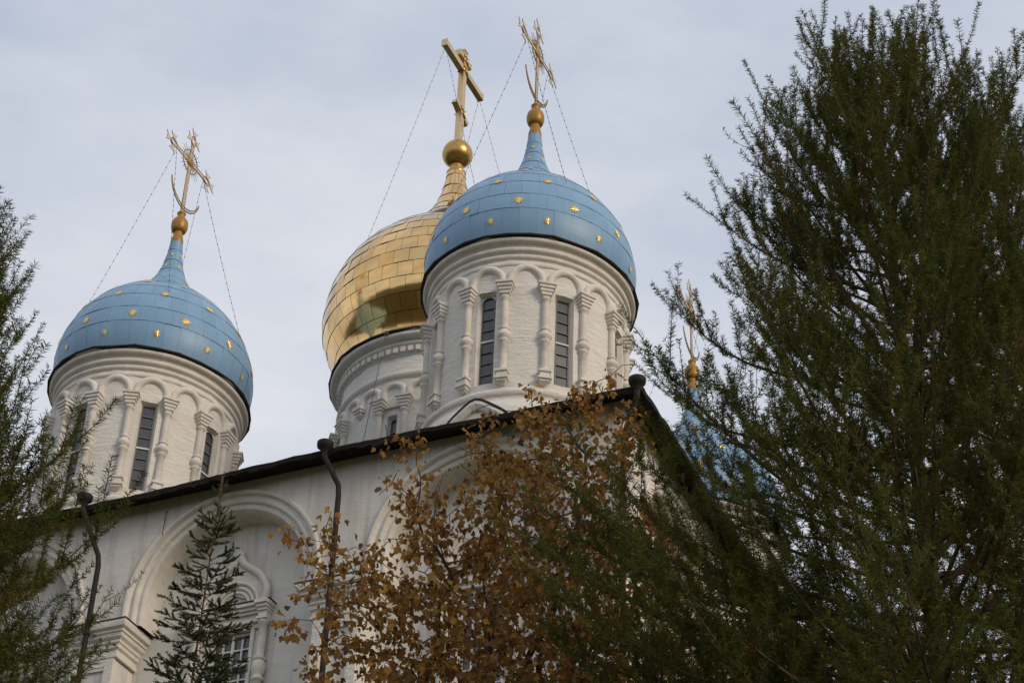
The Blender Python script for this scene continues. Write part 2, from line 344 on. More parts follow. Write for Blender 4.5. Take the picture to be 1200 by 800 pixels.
def openwork_cross():
    """local: bar along y, stem along z, origin at the crossing"""
    b = MB()
    def rails(p, q, half):
        p, q = Vector(p), Vector(q); d = (q-p).normalized(); s = Vector((1, 0, 0)).cross(d)*half
        b.tube([p+s, q+s], .018, 'rail', 5); b.tube([p-s, q-s], .018, 'rail', 5); b.box(((p+q)/2), (.008, (abs(q.y-p.y) or half*1.5), (abs(q.z-p.z) or half*1.5)), 'lace')
        L = (q-p).length; n = max(2, int(L/.11))
        for k in range(n):                       # lacy scrolls between the rails
            c = p+d*(L*(k+.5)/n); ring = [c+(d*math.cos(t)*.05+s.normalized()*math.sin(t)*half*.8) for t in np.linspace(0, 2*PI, 9)]
            b.tube(ring, .013, 'lace', 4, False)
            b.tube([c-s*.9-d*.05, c+s*.9+d*.05], .010, 'lace', 3, False)
    rails((0, 0, -2.35), (0, 0, .72), .075); rails((0, -.86, 0), (0, .86, 0), .065)
    def end(o, d):
        o, d = Vector(o), Vector(d); s = Vector((1, 0, 0)).cross(d)
        c = o+d*.17; ring = [c+d*math.cos(t)*.19+s*math.sin(t)*.125 for t in np.linspace(0, 2*PI, 15)]
        b.tube(ring, .024, 'rail', 5, False)
        ring = [c+d*math.cos(t)*.11+s*math.sin(t)*.07 for t in np.linspace(0, 2*PI, 11)]; b.tube(ring, .018, 'lace', 4, False)
        def fan(p, e, size):
            e = e.normalized(); f = Vector((1, 0, 0)).cross(e)
            tips = [p+e*size+f*size*.62, p+e*size*.72+f*size*.2, p+e*size*.86, p+e*size*.72-f*size*.2, p+e*size-f*size*.62]
            base = [p+f*.03, p-f*.03]; pts = [base[0]]+tips+[base[1]]; n = len(pts)
            V = [q+Vector((.012, 0, 0)) for q in pts]+[q-Vector((.012, 0, 0)) for q in pts]
            Fs = [tuple(range(n)), tuple(range(2*n-1, n-1, -1))]+[(i, (i+1) % n, n+(i+1) % n, n+i) for i in range(n)]
            b.add(V, Fs, 'lace')
            b.tube([pts[0], pts[1]], .012, 'rail', 4, False); b.tube([pts[-1], pts[-2]], .012, 'rail', 4, False)
        fan(c+d*.17, d, .28); fan(c+s*.1, s+d*.15, .27); fan(c-s*.1, -s+d*.15, .27)
    end((0, -.84, 0), (0, -1, 0)); end((0, .84, 0), (0, 1, 0)); end((0, 0, .70), (0, 0, 1))
    b.lathe([(.001, -.05), (.13, -.045), (.19, 0), (.13, .045), (.001, .05)], 'ochre', 18)     # disc, turned below
    n0 = 18*5; b.v[-n0:] = [(p[2], p[1], p[0]) for p in b.v[-n0:]]
    b.tube([(0, .42*math.cos(t), .42*math.sin(t)) for t in np.linspace(0, 2*PI, 33)], .018, 'rail', 5, False)
    for q in range(4):
        for dt in (-.38, -.13, .13, .38):
            t = PI/4+q*PI/2+dt; L_ = .66 if abs(dt) < .2 else .56
            b.tube([(0, .2*math.cos(t), .2*math.sin(t)), (0, L_*math.cos(t), L_*math.sin(t))], [.014, .006], 'rail', 4, False)
    ts = np.linspace(math.radians(195), math.radians(345), 25); inner = []; outer = []
    for t in ts:
        k = math.sin((t-ts[0])/(ts[-1]-ts[0])*PI); inner.append(Vector((0, .84*math.cos(t), -.98+.84*math.sin(t)))); outer.append(Vector((0, (.85+.11*k)*math.cos(t), -.98+(.85+.11*k)*math.sin(t))))
    b.tube(inner, .016, 'rail', 5); b.tube(outer, .02, 'rail', 5)
    for i in range(0, 24, 1): b.tube([inner[i], outer[i+1]], .012, 'lace', 3, False)
    return b
def solid_cross():
    b = MB()
    b.box((0, 0, -1.4), (.2, .26, 4.6), 'pale_gold')
    def bar(z, half, h, tilt=0):
        R = Matrix.Rotation(tilt, 3, 'X'); b.box((0, 0, z), (.206 if tilt == 0 else .212, 2*half, h), 'pale_gold', R=R)
        for sgn in (-1, 1):
            p = R @ Vector((0, sgn*(half-.02), 0)); b.box((p.x, p.y, p.z+z), (.23, .05, h+.05), 'pale_gold', R=R)
    bar(0, 1.55, .25); bar(.52, .46, .2); bar(-2.05, .5, .2, -.42)
    b.box((0, 0, .9), (.23, .29, .05), 'pale_gold')
    for z in (0, .5, -2.05):
        for dz, dy in ((.2, .2), (-.2, -.2), (.2, -.2), (-.2, .2)):
            b.tube([(-.12, 0, z), (-.12, dy*.9, z+dz*.9)], [.05, .02], 'old_gold', 5); b.tube([(.12, 0, z), (.12, dy*.9, z+dz*.9)], [.05, .02], 'old_gold', 5)
        b.lathe([(.12, z-.1), (.155, z), (.12, z+.1)], 'old_gold', 8)
    return b
def chain(parent, p, q, bead):
    b = MB(); p, q = Vector(p), Vector(q); n = 14
    pts = [p.lerp(q, k/n)-Vector((0, 0, .10*math.sin(PI*k/n))) for k in range(n+1)]; b.tube(pts, .0055, 'wire', 4, False)
    L = (q-p).length; m = int(L/.27)
    for k in range(1, m):
        f = k/m*n; i = min(int(f), n-1); c = pts[i].lerp(pts[i+1], f-i)
        b.lathe([(.002, c.z-.03), (bead, c.z-.008), (bead, c.z+.008), (.002, c.z+.03)], 'wire', 5, (c.x, c.y))
    return b.build('chain', parent)

def small_tower(c, zbrim, phase, seed, star_phase, vis, kok=True):
    """drum > cornice, column, arch, slit_window, kokoshnik; dome > brim, star, finial; cross > chain"""
    x, y = c; rw = 2.64; wins = [phase+45*k for k in range(8)]
    base = [(2.9, -9), (2.9, -5.6), (2.86, -5.25), (2.78, -5.2)]+roll(2.74, -5.0, -4.78, .07)+[(2.70, -4.76), (rw, -4.7)]
    d = drum_wall(rw, -4.7, -.55, wins, 5.6, -4.5, -1.62, 1.3, .15, base).build('drum', church, (x, y, zbrim))
    cb = MB(); cb.lathe([(rw-.02, -.86)]+roll(rw, -.84, -.70, .045)+[(rw+.005, -.66)]+roll(rw+.01, -.62, -.47, .075)+[(rw+.05, -.45)]+roll(rw+.07, -.43, -.27, .075)+[(rw+.12, -.25), (rw+.13, -.20)]+roll(rw+.18, -.19, -.02, .09)+[(rw+.30, .0)], 'trim', 96)
    cb.build('cornice', d)
    for k in range(8):
        slit_window(rw-.15, wins[k], 4.25, -4.46, -1.70, 8, k % 2 == 0).build('slit_window', d)
    for k in range(16):
        a = phase+22.5*k
        arch_mesh(rw, a, .435, -1.38, .105, .49).build('arch', d)
        column_mesh(rw+.05, a+11.25, -1.48, -4.62, -3.1, 1.18).build('column', d)
    for k in range(8):   # flat lintel over each slit window
        pass
    if kok:
        for k in range(4):
            a = phase+90*k; kb = MB(); rings = []; rim = []
            for t in np.linspace(0, PI, 25):
                og = .30*math.exp(-((t-PI/2)/.28)**2); s0 = 1.18*math.cos(t); z = -6.68+1.28*math.sin(t)+og*.6
                rings.append([pol(3.02-.25, a+math.degrees(s0*.80/2.95), -6.68+(z+6.68)*.8), pol(3.02-.05, a+math.degrees(s0*.84/2.95), -6.68+(z+6.68)*.84), pol(3.04, a+math.degrees(s0*.93/2.95), -6.68+(z+6.68)*.93), pol(3.03, a+math.degrees(s0/2.95), z), pol(2.7, a+math.degrees(s0/2.95), z+.08)])
                rim.append(pol(3.03, a+math.degrees(s0*1.012/2.95), -6.68+(z+6.68)*1.012+.015))
            kb.loft(rings, 'trim'); kb.add([r[0] for r in rings]+[pol(2.77, a, -6.68)], [(i, i+1, 25) for i in range(24)], 'plaster'); kb.tube(rim, .035, 'black_metal', 5)
            kb.build('kokoshnik', d)
    # dome
    b = MB(); seams = [0.02, .87, 1.43, 2.05, 2.62, 3.1, 3.5, 3.9, 4.3, 4.75, 5.2, 5.65, 6.14]
    tint = tiles(b, BLUE, seams, .47, 'blue', 'blue_under', .008, .008, .008, lambda r: (lambda v: (v, v, v))(r.gauss(.95, .035)), 8, seed, .0035)
    me = b.mesh('dome'); set_tint(me, tint); dome = link('dome', me, church, (x, y, zbrim+.05))
    brim_mesh(3.0, 2.74, seed).build('brim', dome, (0, 0, -.05))
    rest = []
    for (z, off, size) in ((.48, 2.5, .12), (1.12, 17, .16), (2.1, 3, .15), (2.95, 17, .13), (3.6, 3, .10), (4.2, 18, .085), (4.9, 3, .075), (5.4, 18, .065)):
        n = 12 if z < 3 else (9 if z < 4 else 6)
        for k in range(n):
            az = off+star_phase+360/n*k; rel = ((az-vis+180) % 360)-180
            if abs(rel) < 82: star_at(dome, az, z, size)
    f = MB(); f.lathe(hermite([6.0, 6.13, 6.3, 6.45, 6.52], [.19, .20, .17, .145, .14], 3)+[(.14+.125*math.sin(t)**.9 if t < PI else .1, 6.79-.27*math.cos(t)) for t in np.linspace(.05, PI-.05, 14)]+[(.135, 7.08), (.12, 7.14), (.115, 7.24), (.14, 7.26), (.14, 7.30), (.001, 7.31)], 'ochre', 24)
    f.v = f.v; f.build('finial', dome, (0, 0, -.05))
    zc = zbrim+9.45
    cr = openwork_cross().build('cross', church, (x, y, zc))
    for (yy, az) in ((-.8, phase-45), (-.82, phase+45), (.8, phase+135), (.82, phase+225)):
        r, _ = surf(BLUE, 2.25); q = pol(r+.01, az, zbrim+.05+2.25-zc); chain(cr, (0, yy, -.06), q, .017)
    return d, dome
def settle(d, dome, k=.045):
    """the old brick towers have settled: their upper rings are a little out of level"""
    kx, ky = .907*k, .421*k
    def shear(o, zo):
        for v in o.data.vertices: v.co.z -= (kx*v.co.x+ky*v.co.y)*max(0, min(1, (v.co.z+zo+4.6)/3.2))
    shear(d, 0)
    for o in d.children: shear(o, 0)
    for v in dome.data.vertices: v.co.z -= (kx*v.co.x+ky*v.co.y)*max(0, min(1, (6.2-v.co.z)/3))
    for o in dome.children:
        if o.name.startswith('brim'): shear(o, 0)
        elif o.name.startswith('star'): o.location.z -= (kx*o.location.x+ky*o.location.y)*max(0, min(1, (6.2-o.location.z)/3))
for tw in (small_tower(cR, HB, 0, 1, 0, 25), small_tower(cL, HB+DHL, -8, 2, 2, 37), small_tower(cB, HB, 0, 3, 5, 30, False), small_tower(cL2, HB, 0, 4, 9, 30, False)): settle(*tw)

def big_tower(c, zbrim):
    x, y = c; rw = 3.13; wins = [45*k for k in range(8)]
    d = drum_wall(rw, -9.5, -.62, wins, 3.0, -6.6, -2.82, .6, .2, [(rw, -9.6), (rw, -9.5)]).build('drum', church, (x, y, zbrim))
    cb = MB(); cb.lathe([(rw, -.70), (rw+.05, -.68), (rw+.05, -.42), (rw+.10, -.40)]+roll(rw+.1, -.38, -.24, .08)+[(rw+.17, -.22)]+roll(rw+.30, -.20, -.02, .11)+[(rw+.44, .0)], 'trim', 96)
    cb.lathe([(rw-.02, -1.54)]+roll(rw, -1.52, -1.27, .12)+[(rw-.02, -1.25)], 'trim', 96)
    for k in range(84):
        a = 360*k/84; W = math.radians(a); p = pol(rw+.09, a, -.53); cb.box(p, (.13, .16, .17), 'trim', rz=W)
    cb.build('cornice', d)
    for k in range(24):
        a = 15*k; arch_mesh(rw, a, .325, -2.0, .11, .26, .38).build('arch', d)
    for k in range(8):
        slit_window(rw-.2, wins[k], 2.35, -6.5, -2.88, 8, True).build('slit_window', d)
        for s_ in (-1, 1): column_mesh(rw+.06, wins[k]+7.5*s_, -2.30, -7.2, -4.9, 1.25).build('column', d)
        pendant_mesh(rw+.03, wins[k]+22.5, -2.2, 1.1).build('pendant', d)
        lb = MB(); W = math.radians(wins[k]); lb.box(pol(rw+.02, wins[k], -2.56), (.46, .14, .06), 'trim', rz=W); lb.box(pol(rw+.01, wins[k], -2.52), (.38, .12, .05), 'trim', rz=W); lb.build('lintel', d)
    b = MB(); seams = [.26, .72, 1.22, 1.72, 2.24, 2.78, 3.3, 3.8, 4.28, 4.72, 5.12, 5.48, 5.8, 6.1, 6.45, 6.85, 7.3, 7.8, 8.35, 8.9, 9.24]
    def tin(r):
        v = min(1, r.gauss(.9, .075)); q = r.random(); return (v, v*(.93+.07*q), v*(.78+.24*q))
    tint = tiles(b, GOLD, seams, .52, 'gold', 'gold_under', .013, .011, .012, tin, 9, 7)
    n0 = len(b.v); b.lathe([(3.30, .0), (3.44, .01), (3.47, .08), (3.38, .15), (3.28, .19), (3.30, .24), (3.24, .27)], 'old_gold', 72); tint += [(1, 1, 1)]*(len(b.v)-n0)
    me = b.mesh('dome'); set_tint(me, tint); dome = link('dome', me, church, (x, y, zbrim+.06)); dome['label'] = 'gilded onion dome of square plates'
    brim_mesh(3.62, 3.2, 9).build('brim', dome, (0, 0, -.06))
    f = MB(); f.lathe([(.31, 9.12), (.34, 9.18), (.34, 9.24), (.26, 9.28), (.22, 9.4), (.24, 9.52), (.20, 9.58)], 'old_gold', 24)
    f.lathe([(.001+.53*math.sin(t)*(1+.06*math.cos(t)), 10.12-.53*math.cos(t)) for t in np.linspace(.02, PI-.02, 20)], 'old_gold', 32)
    f.build('finial', dome, (0, 0, -.06))
    zc = zbrim+14.1; cr = solid_cross().build('cross', church, (x, y, zc)); cr['label'] = 'plain gilded three-bar cross'
    for (yy, az) in ((-1.45, -45), (-1.43, 45), (1.45, 135), (1.43, 225)):
        r, _ = surf(GOLD, 4.9); chain(cr, (0, yy, -.12), pol(r+.01, az, zbrim+4.95-zc), .016)
    cbm = MB(); a = 0; cbm.tube([pol(3.6, -3, 0), pol(3.75, -9, -4.0), pol(3.9, -14, -8.2)], .011, 'wire', 4, False); cbm.lathe([(.01, -.12), (.09, -.06), (.09, .02), (.01, .06)], 'wire', 8, pol(3.55, -3, 0)[:2])
    cbm.build('cable', d)
big_tower(cC, HBC)

# ---- body of the church: four equal facades, each three arched bays
FX, FY, HW = -6.27, 6.73, 10.48
ZTOP, ZSP, ZCAP, ZB = 27.38+EYE, 24.35+EYE, 23.8+EYE, 3.0
RO, BAY, DEP = 2.75, 6.7, .80
PROF = [(0, 0), (0, -.04), (.05, -.075), (.11, -.06), (.135, 0), (.15, .05), (.21, .05), (.235, .015), (.29, .0), (.335, .025), (.35, .10), (.41, .11), (.44, .085), (.49, .10), (.51, .16), (.53, DEP)]
def arc_pts(c, r, n=36):
    return [(c+r, ZCAP)]+[(c+r*math.cos(t), ZSP+r*math.sin(t)) for t in np.linspace(0, PI, n)]+[(c-r, ZCAP)]
wm = MB()
xs = [-HW]
for c in (-BAY, 0, BAY):
    def q(x0, x1, z0, z1, y=0):
        nx, nz_ = max(1, int((x1-x0)/.6)), max(1, int((z1-z0)/2)); V = [(x0+(x1-x0)*i/nx, y, z0+(z1-z0)*j/nz_) for j in range(nz_+1) for i in range(nx+1)]
        wm.add(V, [(j*(nx+1)+i, j*(nx+1)+i+1, (j+1)*(nx+1)+i+1, (j+1)*(nx+1)+i) for j in range(nz_) for i in range(nx)], 'facade')
    q(xs[-1], c-RO, ZB, ZTOP); xs.append(c+RO)
    top = arc_pts(c, RO)
    for a, e in zip(top[:-1], top[1:]):
        if abs(a[0]-e[0]) > 1e-6: wm.add([(a[0], 0, a[1]), (a[0], 0, ZTOP), (e[0], 0, ZTOP), (e[0], 0, e[1])], [(0, 1, 2, 3)], 'facade')
    wm.add([(c-RO, 0, ZB), (c-RO, 0, ZCAP), (c-RO, DEP, ZCAP), (c-RO, DEP, ZB)], [(0, 1, 2, 3)], 'facade')
    wm.add([(c+RO, 0, ZB), (c+RO, 0, ZCAP), (c+RO, DEP, ZCAP), (c+RO, DEP, ZB)], [(3, 2, 1, 0)], 'facade')
    # recessed back wall with a hole for the window
    gw, gz0, gz1 = .56, 20.6+EYE, 23.52+EYE
    q(c-RO, c-gw, ZB, ZSP+RO, DEP); q(c+gw, c+RO, ZB, ZSP+RO, DEP); q(c-gw, c+gw, ZB, gz0, DEP); q(c-gw, c+gw, gz1, ZSP+RO, DEP)
    wm.add([(c-gw, DEP, gz0), (c+gw, DEP, gz0), (c+gw, DEP, gz1), (c-gw, DEP, gz1), (c-gw, DEP+.2, gz0), (c+gw, DEP+.2, gz0), (c+gw, DEP+.2, gz1), (c-gw, DEP+.2, gz1)], [(0, 1, 5, 4), (1, 2, 6, 5), (2, 3, 7, 6), (3, 0, 4, 7)], 'trim')
q(xs[-1], HW, ZB, ZTOP)
wm.add([(-HW-.12, -.12, 0), (HW+.12, -.12, 0), (HW+.12, -.12, ZB), (-HW-.12, -.12, ZB), (-HW, 0, ZB+.06), (HW, 0, ZB+.06)], [(0, 1, 2, 3), (3, 2, 5, 4)], 'facade')
WALL_ME = wm.mesh('wall')
def moulding_mesh(c):
    b = MB(); rings = []
    pts = arc_pts(c, RO, 44)
    for i, (x, z) in enumerate(pts):
        if z < ZSP-.01: dx, dz = (-1, 0) if x > c else (1, 0)
        else: dx, dz = (c-x)/RO, (ZSP-z)/RO
        rings.append([(x+dx*a, y, z+dz*a) for a, y in PROF])
    b.loft(rings, 'trim', smooth=False); return b.mesh('arch_moulding')
MOULD = {c: moulding_mesh(c) for c in (-BAY, 0, BAY)}
def pier_meshes(x0, x1):
    b = MB(); p = .07; w = x1-x0; st = .24; zt = ZCAP-.80
    for a, e in ((x0-.01, x0+st), (x1-st, x1+.01)): b.box(((a+e)/2, -p/2+.005, (ZB+zt)/2), (e-a, p+.01, zt-ZB), 'plaster')
    b.box(((x0+x1)/2, -p/2+.003, zt-.14), (w-2*st, p-.006, .28), 'plaster')
    zz = zt-.28
    b.box(((x0+x1)/2, -.028, zz-.05), (w-2*st, .05, .08), 'trim')
    k = MB(); prof = [(.05, -.88), (.09, -.86), (.09, -.78), (.06, -.76), (.06, -.66), (.12, -.62), (.13, -.54), (.17, -.50), (.17, -.44), (.24, -.38), (.26, -.30), (.30, -.28), (.30, -.22), (.38, -.18), (.40, -.10), (.40, -.012)]
    rings = [[(x0-q_, DEP, ZCAP+z), (x0-q_, -q_, ZCAP+z), (x1+q_, -q_, ZCAP+z), (x1+q_, DEP, ZCAP+z)] for q_, z in prof]
    k.loft(rings, 'trim'); q_ = .42
    k.box(((x0+x1)/2, (DEP-q_)/2, ZCAP), (x1-x0+2*q_, DEP+q_, .03), 'black_metal')
    return b.mesh('pilaster'), k.mesh('capital')
PIERS = [pier_meshes(a, e) for a, e in ((-HW, -BAY-RO), (-BAY+RO, -RO), (RO, BAY-RO), (BAY+RO, HW))]
def window_meshes():
    zl = 24.12+EYE; y0 = 0.0           # y0: recess wall plane; object origin at bay centre on that plane
    s = MB()                           # surround: ledges and kokoshnik
    def ledge(z, h, half, pro, m='trim'): s.box((0, -pro/2, z), (2*half, pro, h), m)
    ledge(zl, .02, 1.16, .34, 'black_metal'); ledge(zl-.06, .09, 1.13, .31); ledge(zl-.15, .08, 1.06, .24); ledge(zl-.23, .07, 1.0, .18); ledge(zl-.34, .14, .95, .10); ledge(zl-.45, .07, 1.0, .16); ledge(zl-.55, .12, .80, .07)
    for sg in (-1, 1):
        for z, h, w, pro in ((zl-.06, .1, .34, .40), (zl-.15, .08, .30, .34), (zl-.23, .07, .26, .29), (zl-.34, .14, .22, .24), (zl-.45, .07, .27, .28)): s.box((sg*.93, -pro/2, z), (w, pro, h), 'trim')
    half = [(.86, 0), (.93, .22), (.92, .45), (.82, .70), (.64, .92), (.43, 1.08), (.25, 1.20), (.12, 1.34), (.04, 1.52), (0, 1.62)]
    pts = hermite_curve(half)
    full = [(x, z) for x, z in pts]+[(-x, z) for x, z in pts[::-1][1:]]
    n = len(full); V = [(x, -.10, zl+.01+z) for x, z in full]+[(x, -.002, zl+.01+z) for x, z in full]
    s.add([(0, -.06, zl+.4)]+[(x*.98, -.06, zl+.01+z*.985) for x, z in full], [(0, i+1, i+2) for i in range(n-1)], 'plaster'); s.add(V, [(i, i+1, n+i+1, n+i) for i in range(n-1)], 'trim')
    s.tube([(x*.95, -.09, zl+.01+z*.97) for x, z in full], .10, 'trim', 8)
    for r, y in ((.66, -.09), (.53, -.075), (.41, -.06)): s.tube([(r*math.cos(t), y, zl+.05+r*1.02*math.sin(t)) for t in np.linspace(0, PI, 23)], .05, 'trim', 6)
    zw1, zw0 = 23.5+EYE, 20.6+EYE
    for x in (-.60, .60): s.box((x, -.03, (zw0+zw1)/2), (.10, .06, zw1-zw0), 'trim')
    s.box((0, -.03, zw1+.05), (1.3, .06, .1), 'trim')
    fr = MB()
    for x in (-.53, -.265, 0, .265, .53): fr.box((x, .10, (zw0+zw1)/2), (.06 if abs(x) in (.53, 0) else .035, .06, zw1-zw0), 'white_wood')
    for k in range(8): fr.box((0, .104, zw0+.03+(zw1-zw0-.06)*k/7), (1.06, .05, .06 if k in (0, 7, 5) else .035), 'white_wood')
    pn = MB(); pn.add([(-.55, .14, zw0), (.55, .14, zw0), (.55, .14, zw1), (-.55, .14, zw1)], [(0, 1, 2, 3)], 'glass')
    col_ = MB(); zt = zl-.49; zb = 20.2+EYE
    col_.lathe([(.09, zb), (.12, zb+.1), (.10, zb+.2), (.10, zt-1.62), (.15, zt-1.6), (.15, zt-1.53), (.11, zt-1.5), (.12, zt-1.45), (.17, zt-1.35), (.18, zt-1.25), (.16, zt-1.15), (.11, zt-1.08), (.15, zt-1.06), (.15, zt-1.0), (.10, zt-.97), (.10, zt-.1), (.14, zt-.08), (.14, zt)], 'trim', 16, (0, -.12))
    return s.mesh('window_surround'), fr.mesh('frame'), pn.mesh('pane'), col_.mesh('window_column')
def hermite_curve(pts, per=5):
    P = np.array(pts, float); m = np.zeros_like(P); m[1:-1] = (P[2:]-P[:-2])/2; m[0] = P[1]-P[0]; m[-1] = P[-1]-P[-2]; out = []
    for i in range(len(P)-1):
        for t in np.linspace(0, 1, per, endpoint=False):
            out.append(tuple((2*t**3-3*t**2+1)*P[i]+(t**3-2*t**2+t)*m[i]+(-2*t**3+3*t**2)*P[i+1]+(t**3-t**2)*m[i+1]))
    out.append(tuple(P[-1])); return out
WIN = window_meshes()
def pipe_mesh(pts, n=10):
    b = MB(); b.tube(pts, .068, 'pipe', n)
    for i in range(2, len(pts)-1):
        pass
    top, bot = Vector(pts[-2]), Vector(pts[-1]); L = (top-bot).length; k = int(L/1.9)
    for i in range(1, k):
        p = top.lerp(bot, i/k); b.lathe([(.078, p.z-.04), (.09, p.z-.035), (.09, p.z+.035), (.078, p.z+.04)], 'pipe', 10, (p.x, p.y)); b.tube([(p.x+.03, p.y, p.z), (p.x+.14, p.y+.12, p.z+.01), (p.x+.2, p.y+.3, p.z)], .012, 'pipe', 4)
    return b
for side in range(4):
    A = side*PI/2; ca, sa = math.cos(A), math.sin(A); dz = side % 2*.003
    loc = (FX+HW*sa, FY-HW*ca, dz)
    ex, ey = Vector((ca, sa, 0)), Vector((-sa, ca, 0)); L = Vector(loc)
    link('wall', WALL_ME, church, loc, A)
    for c in (-BAY, 0, BAY):
        link('arch_moulding', MOULD[c], church, loc, A)
        w = link('window', WIN[0], church, tuple(L+ex*c+ey*DEP), A)
        link('frame', WIN[1], w); link('pane', WIN[2], w); link('window_column', WIN[3], w, (-.93, 0, 0)); link('window_column', WIN[3], w, (.93, 0, 0))
    for pm, km in PIERS:
        p = link('pilaster', pm, church, loc, A); link('capital', km, p)
# eaves and roof
def eave_meshes():
    b = MB(); r = MB(); rr = random.Random(3); n = 150; OV = .64; ze = 27.2+EYE; rise = 2.4
    for side in range(4):
        A = side*PI/2; ca, sa = math.cos(A), math.sin(A); rings = [[] for _ in range(6)]; drift = 0
        for i in range(n+1):
            t = -1+2*i/n; drift = drift*.7+rr.uniform(-.035, .035); rag = rr.uniform(0, .09)*(rr.random() < .45); ed = 0 if i in (0, n) else 1
            sag = .05*math.sin(t*5.2+side)*ed
            zz = [ZTOP-.06+.02, ze-.06+drift*ed+sag-rag*ed*.4, ze-.09+drift*ed+sag-rag*ed, ze+.02+drift*.6*ed+sag, ze+.06+drift*.4*ed+sag, ze+.35+.2]
            oo = [-.05, OV-.06, OV, OV+.015+rr.uniform(-.01, .01)*ed, OV-.02, OV-1.9]
            for k in range(6):
                h = HW+oo[k]; x, y = t*h, -h; rings[k].append((FX+x*ca-y*sa, FY+x*sa+y*ca, zz[k]))
        b.loft(rings, 'eave')
        h = HW+OV-1.9; rings2 = [[], []]
        for t in (-1, 1):
            for k, (hh, z) in enumerate(((h, ze+.55), (2.6, ze+.55+rise))):
                x, y = t*hh, -hh; rings2[k].append((FX+x*ca-y*sa, FY+x*sa+y*ca, z))
        r.loft(rings2, 'roof')
        rows = 8
        for i in range(2, n-1, 2):     # standing edges of the eave sheets
            t = -1+2*i/n; h0, h1 = HW+OV+.01, HW+.02
    return b, r
eb, rb = eave_meshes(); eb.build('eaves', church); rb.build('roof', church)
def downpipe(pts, mouth):
    p = pipe_mesh(pts).build('downpipe', church); f = MB(); x, y, z = mouth
    f.lathe([(.07, z-.32), (.085, z-.26), (.13, z-.20), (.20, z-.14), (.21, z-.02), (.19, z), (.16, z-.05)], 'pipe', 16, (x, y)); f.build('funnel', p)
YW = -4.20
downpipe([(-10.22, -4.5, 27.1+EYE), (-10.2, -4.5, 26.98+EYE), (-9.72, YW, 25.72+EYE), (-9.66, YW, 25.4+EYE), (-9.66, YW, .3)], (-10.22, -4.5, 27.42+EYE))
downpipe([(-3.28, -4.5, 27.1+EYE), (-3.24, -4.5, 26.95+EYE), (-2.98, YW, 26.3+EYE), (-2.95, YW, 26.0+EYE), (-2.78, YW, .3)], (-3.28, -4.5, 27.42+EYE))
downpipe([(4.82, -4.45, 27.0+EYE), (4.8, -4.42, 26.85+EYE), (4.3, -3.98, 26.1+EYE), (4.28, -3.96, 25.8+EYE), (4.28, -3.96, .3)], (4.82, -4.45, 27.32+EYE))
rod = MB(); rod.tube([(-8.15, -3.80, 26.9+EYE), (-8.15, -3.82, 26.2+EYE)], .012, 'wire', 5); rod.tube([(-8.15, -3.75, 26.9+EYE), (-8.15, -3.82, 26.9+EYE)], .012, 'wire', 5); rod.build('wall_hook', church)

# ------------------------------------------------------------------ vegetation
def at(px, py, dist):
    """a point seen at a pixel of the 1200 x 800 photograph, at a horizontal distance from the eye (used once, to measure where each tree stands)"""
    d = F+X2*((px-600)/FPX)-U2*((py-400)/FPX); return Vector((0, 0, EYE))+d*(dist/math.hypot(d.x, d.y))
def np_mesh(name, V, Fv, mat_names, mi=None, tint=None, smooth=False):
    me = bpy.data.meshes.new(name); n, k = Fv.shape
    me.vertices.add(len(V)); me.vertices.foreach_set('co', V.astype(np.float32).ravel())
    me.loops.add(n*k); me.loops.foreach_set('vertex_index', Fv.astype(np.int32).ravel())
    me.polygons.add(n); me.polygons.foreach_set('loop_start', np.arange(0, n*k, k, dtype=np.int32)); me.polygons.foreach_set('loop_total', np.full(n, k, np.int32))
    for m in mat_names: me.materials.append(M[m])
    if smooth: me.polygons.foreach_set('use_smooth', np.ones(n, bool))
    me.update(calc_edges=True)
    if tint is not None:
        a = me.color_attributes.new('tint', 'FLOAT_COLOR', 'POINT'); arr = np.ones((len(V), 4), np.float32); arr[:, :3] = tint; a.data.foreach_set('color', arr.ravel())
    return me
def needles(P0, D, length, width, spread, tint_fn):
    """one slim two-triangle blade per base point P0 along shoot direction D"""
    n = len(P0); D = D/np.linalg.norm(D, axis=1, keepdims=True)
    rnd = RNG.normal(size=(n, 3)); perp = rnd-D*(rnd*D).sum(1, keepdims=True); perp /= np.linalg.norm(perp, axis=1, keepdims=True)
    ang = RNG.normal(spread, .16, n)[:, None]; nd = D*np.cos(ang)+perp*np.sin(ang)
    L = (length*RNG.uniform(.7, 1.15, n))[:, None]; sd = np.cross(nd, RNG.normal(size=(n, 3))); sd /= np.linalg.norm(sd, axis=1, keepdims=True)
    w = width/2
    V = np.stack([P0-sd*w*.6, P0+sd*w*.6, P0+nd*L*.55+sd*w, P0+nd*L, P0+nd*L*.55-sd*w], 1).reshape(-1, 3)
    i = np.arange(n)[:, None]*5
    Fv = np.concatenate([i+np.array([[0, 1, 2]]), i+np.array([[0, 2, 4]]), i+np.array([[4, 2, 3]])], 0)
    return V, Fv, np.repeat(tint_fn(n), 5, axis=0)
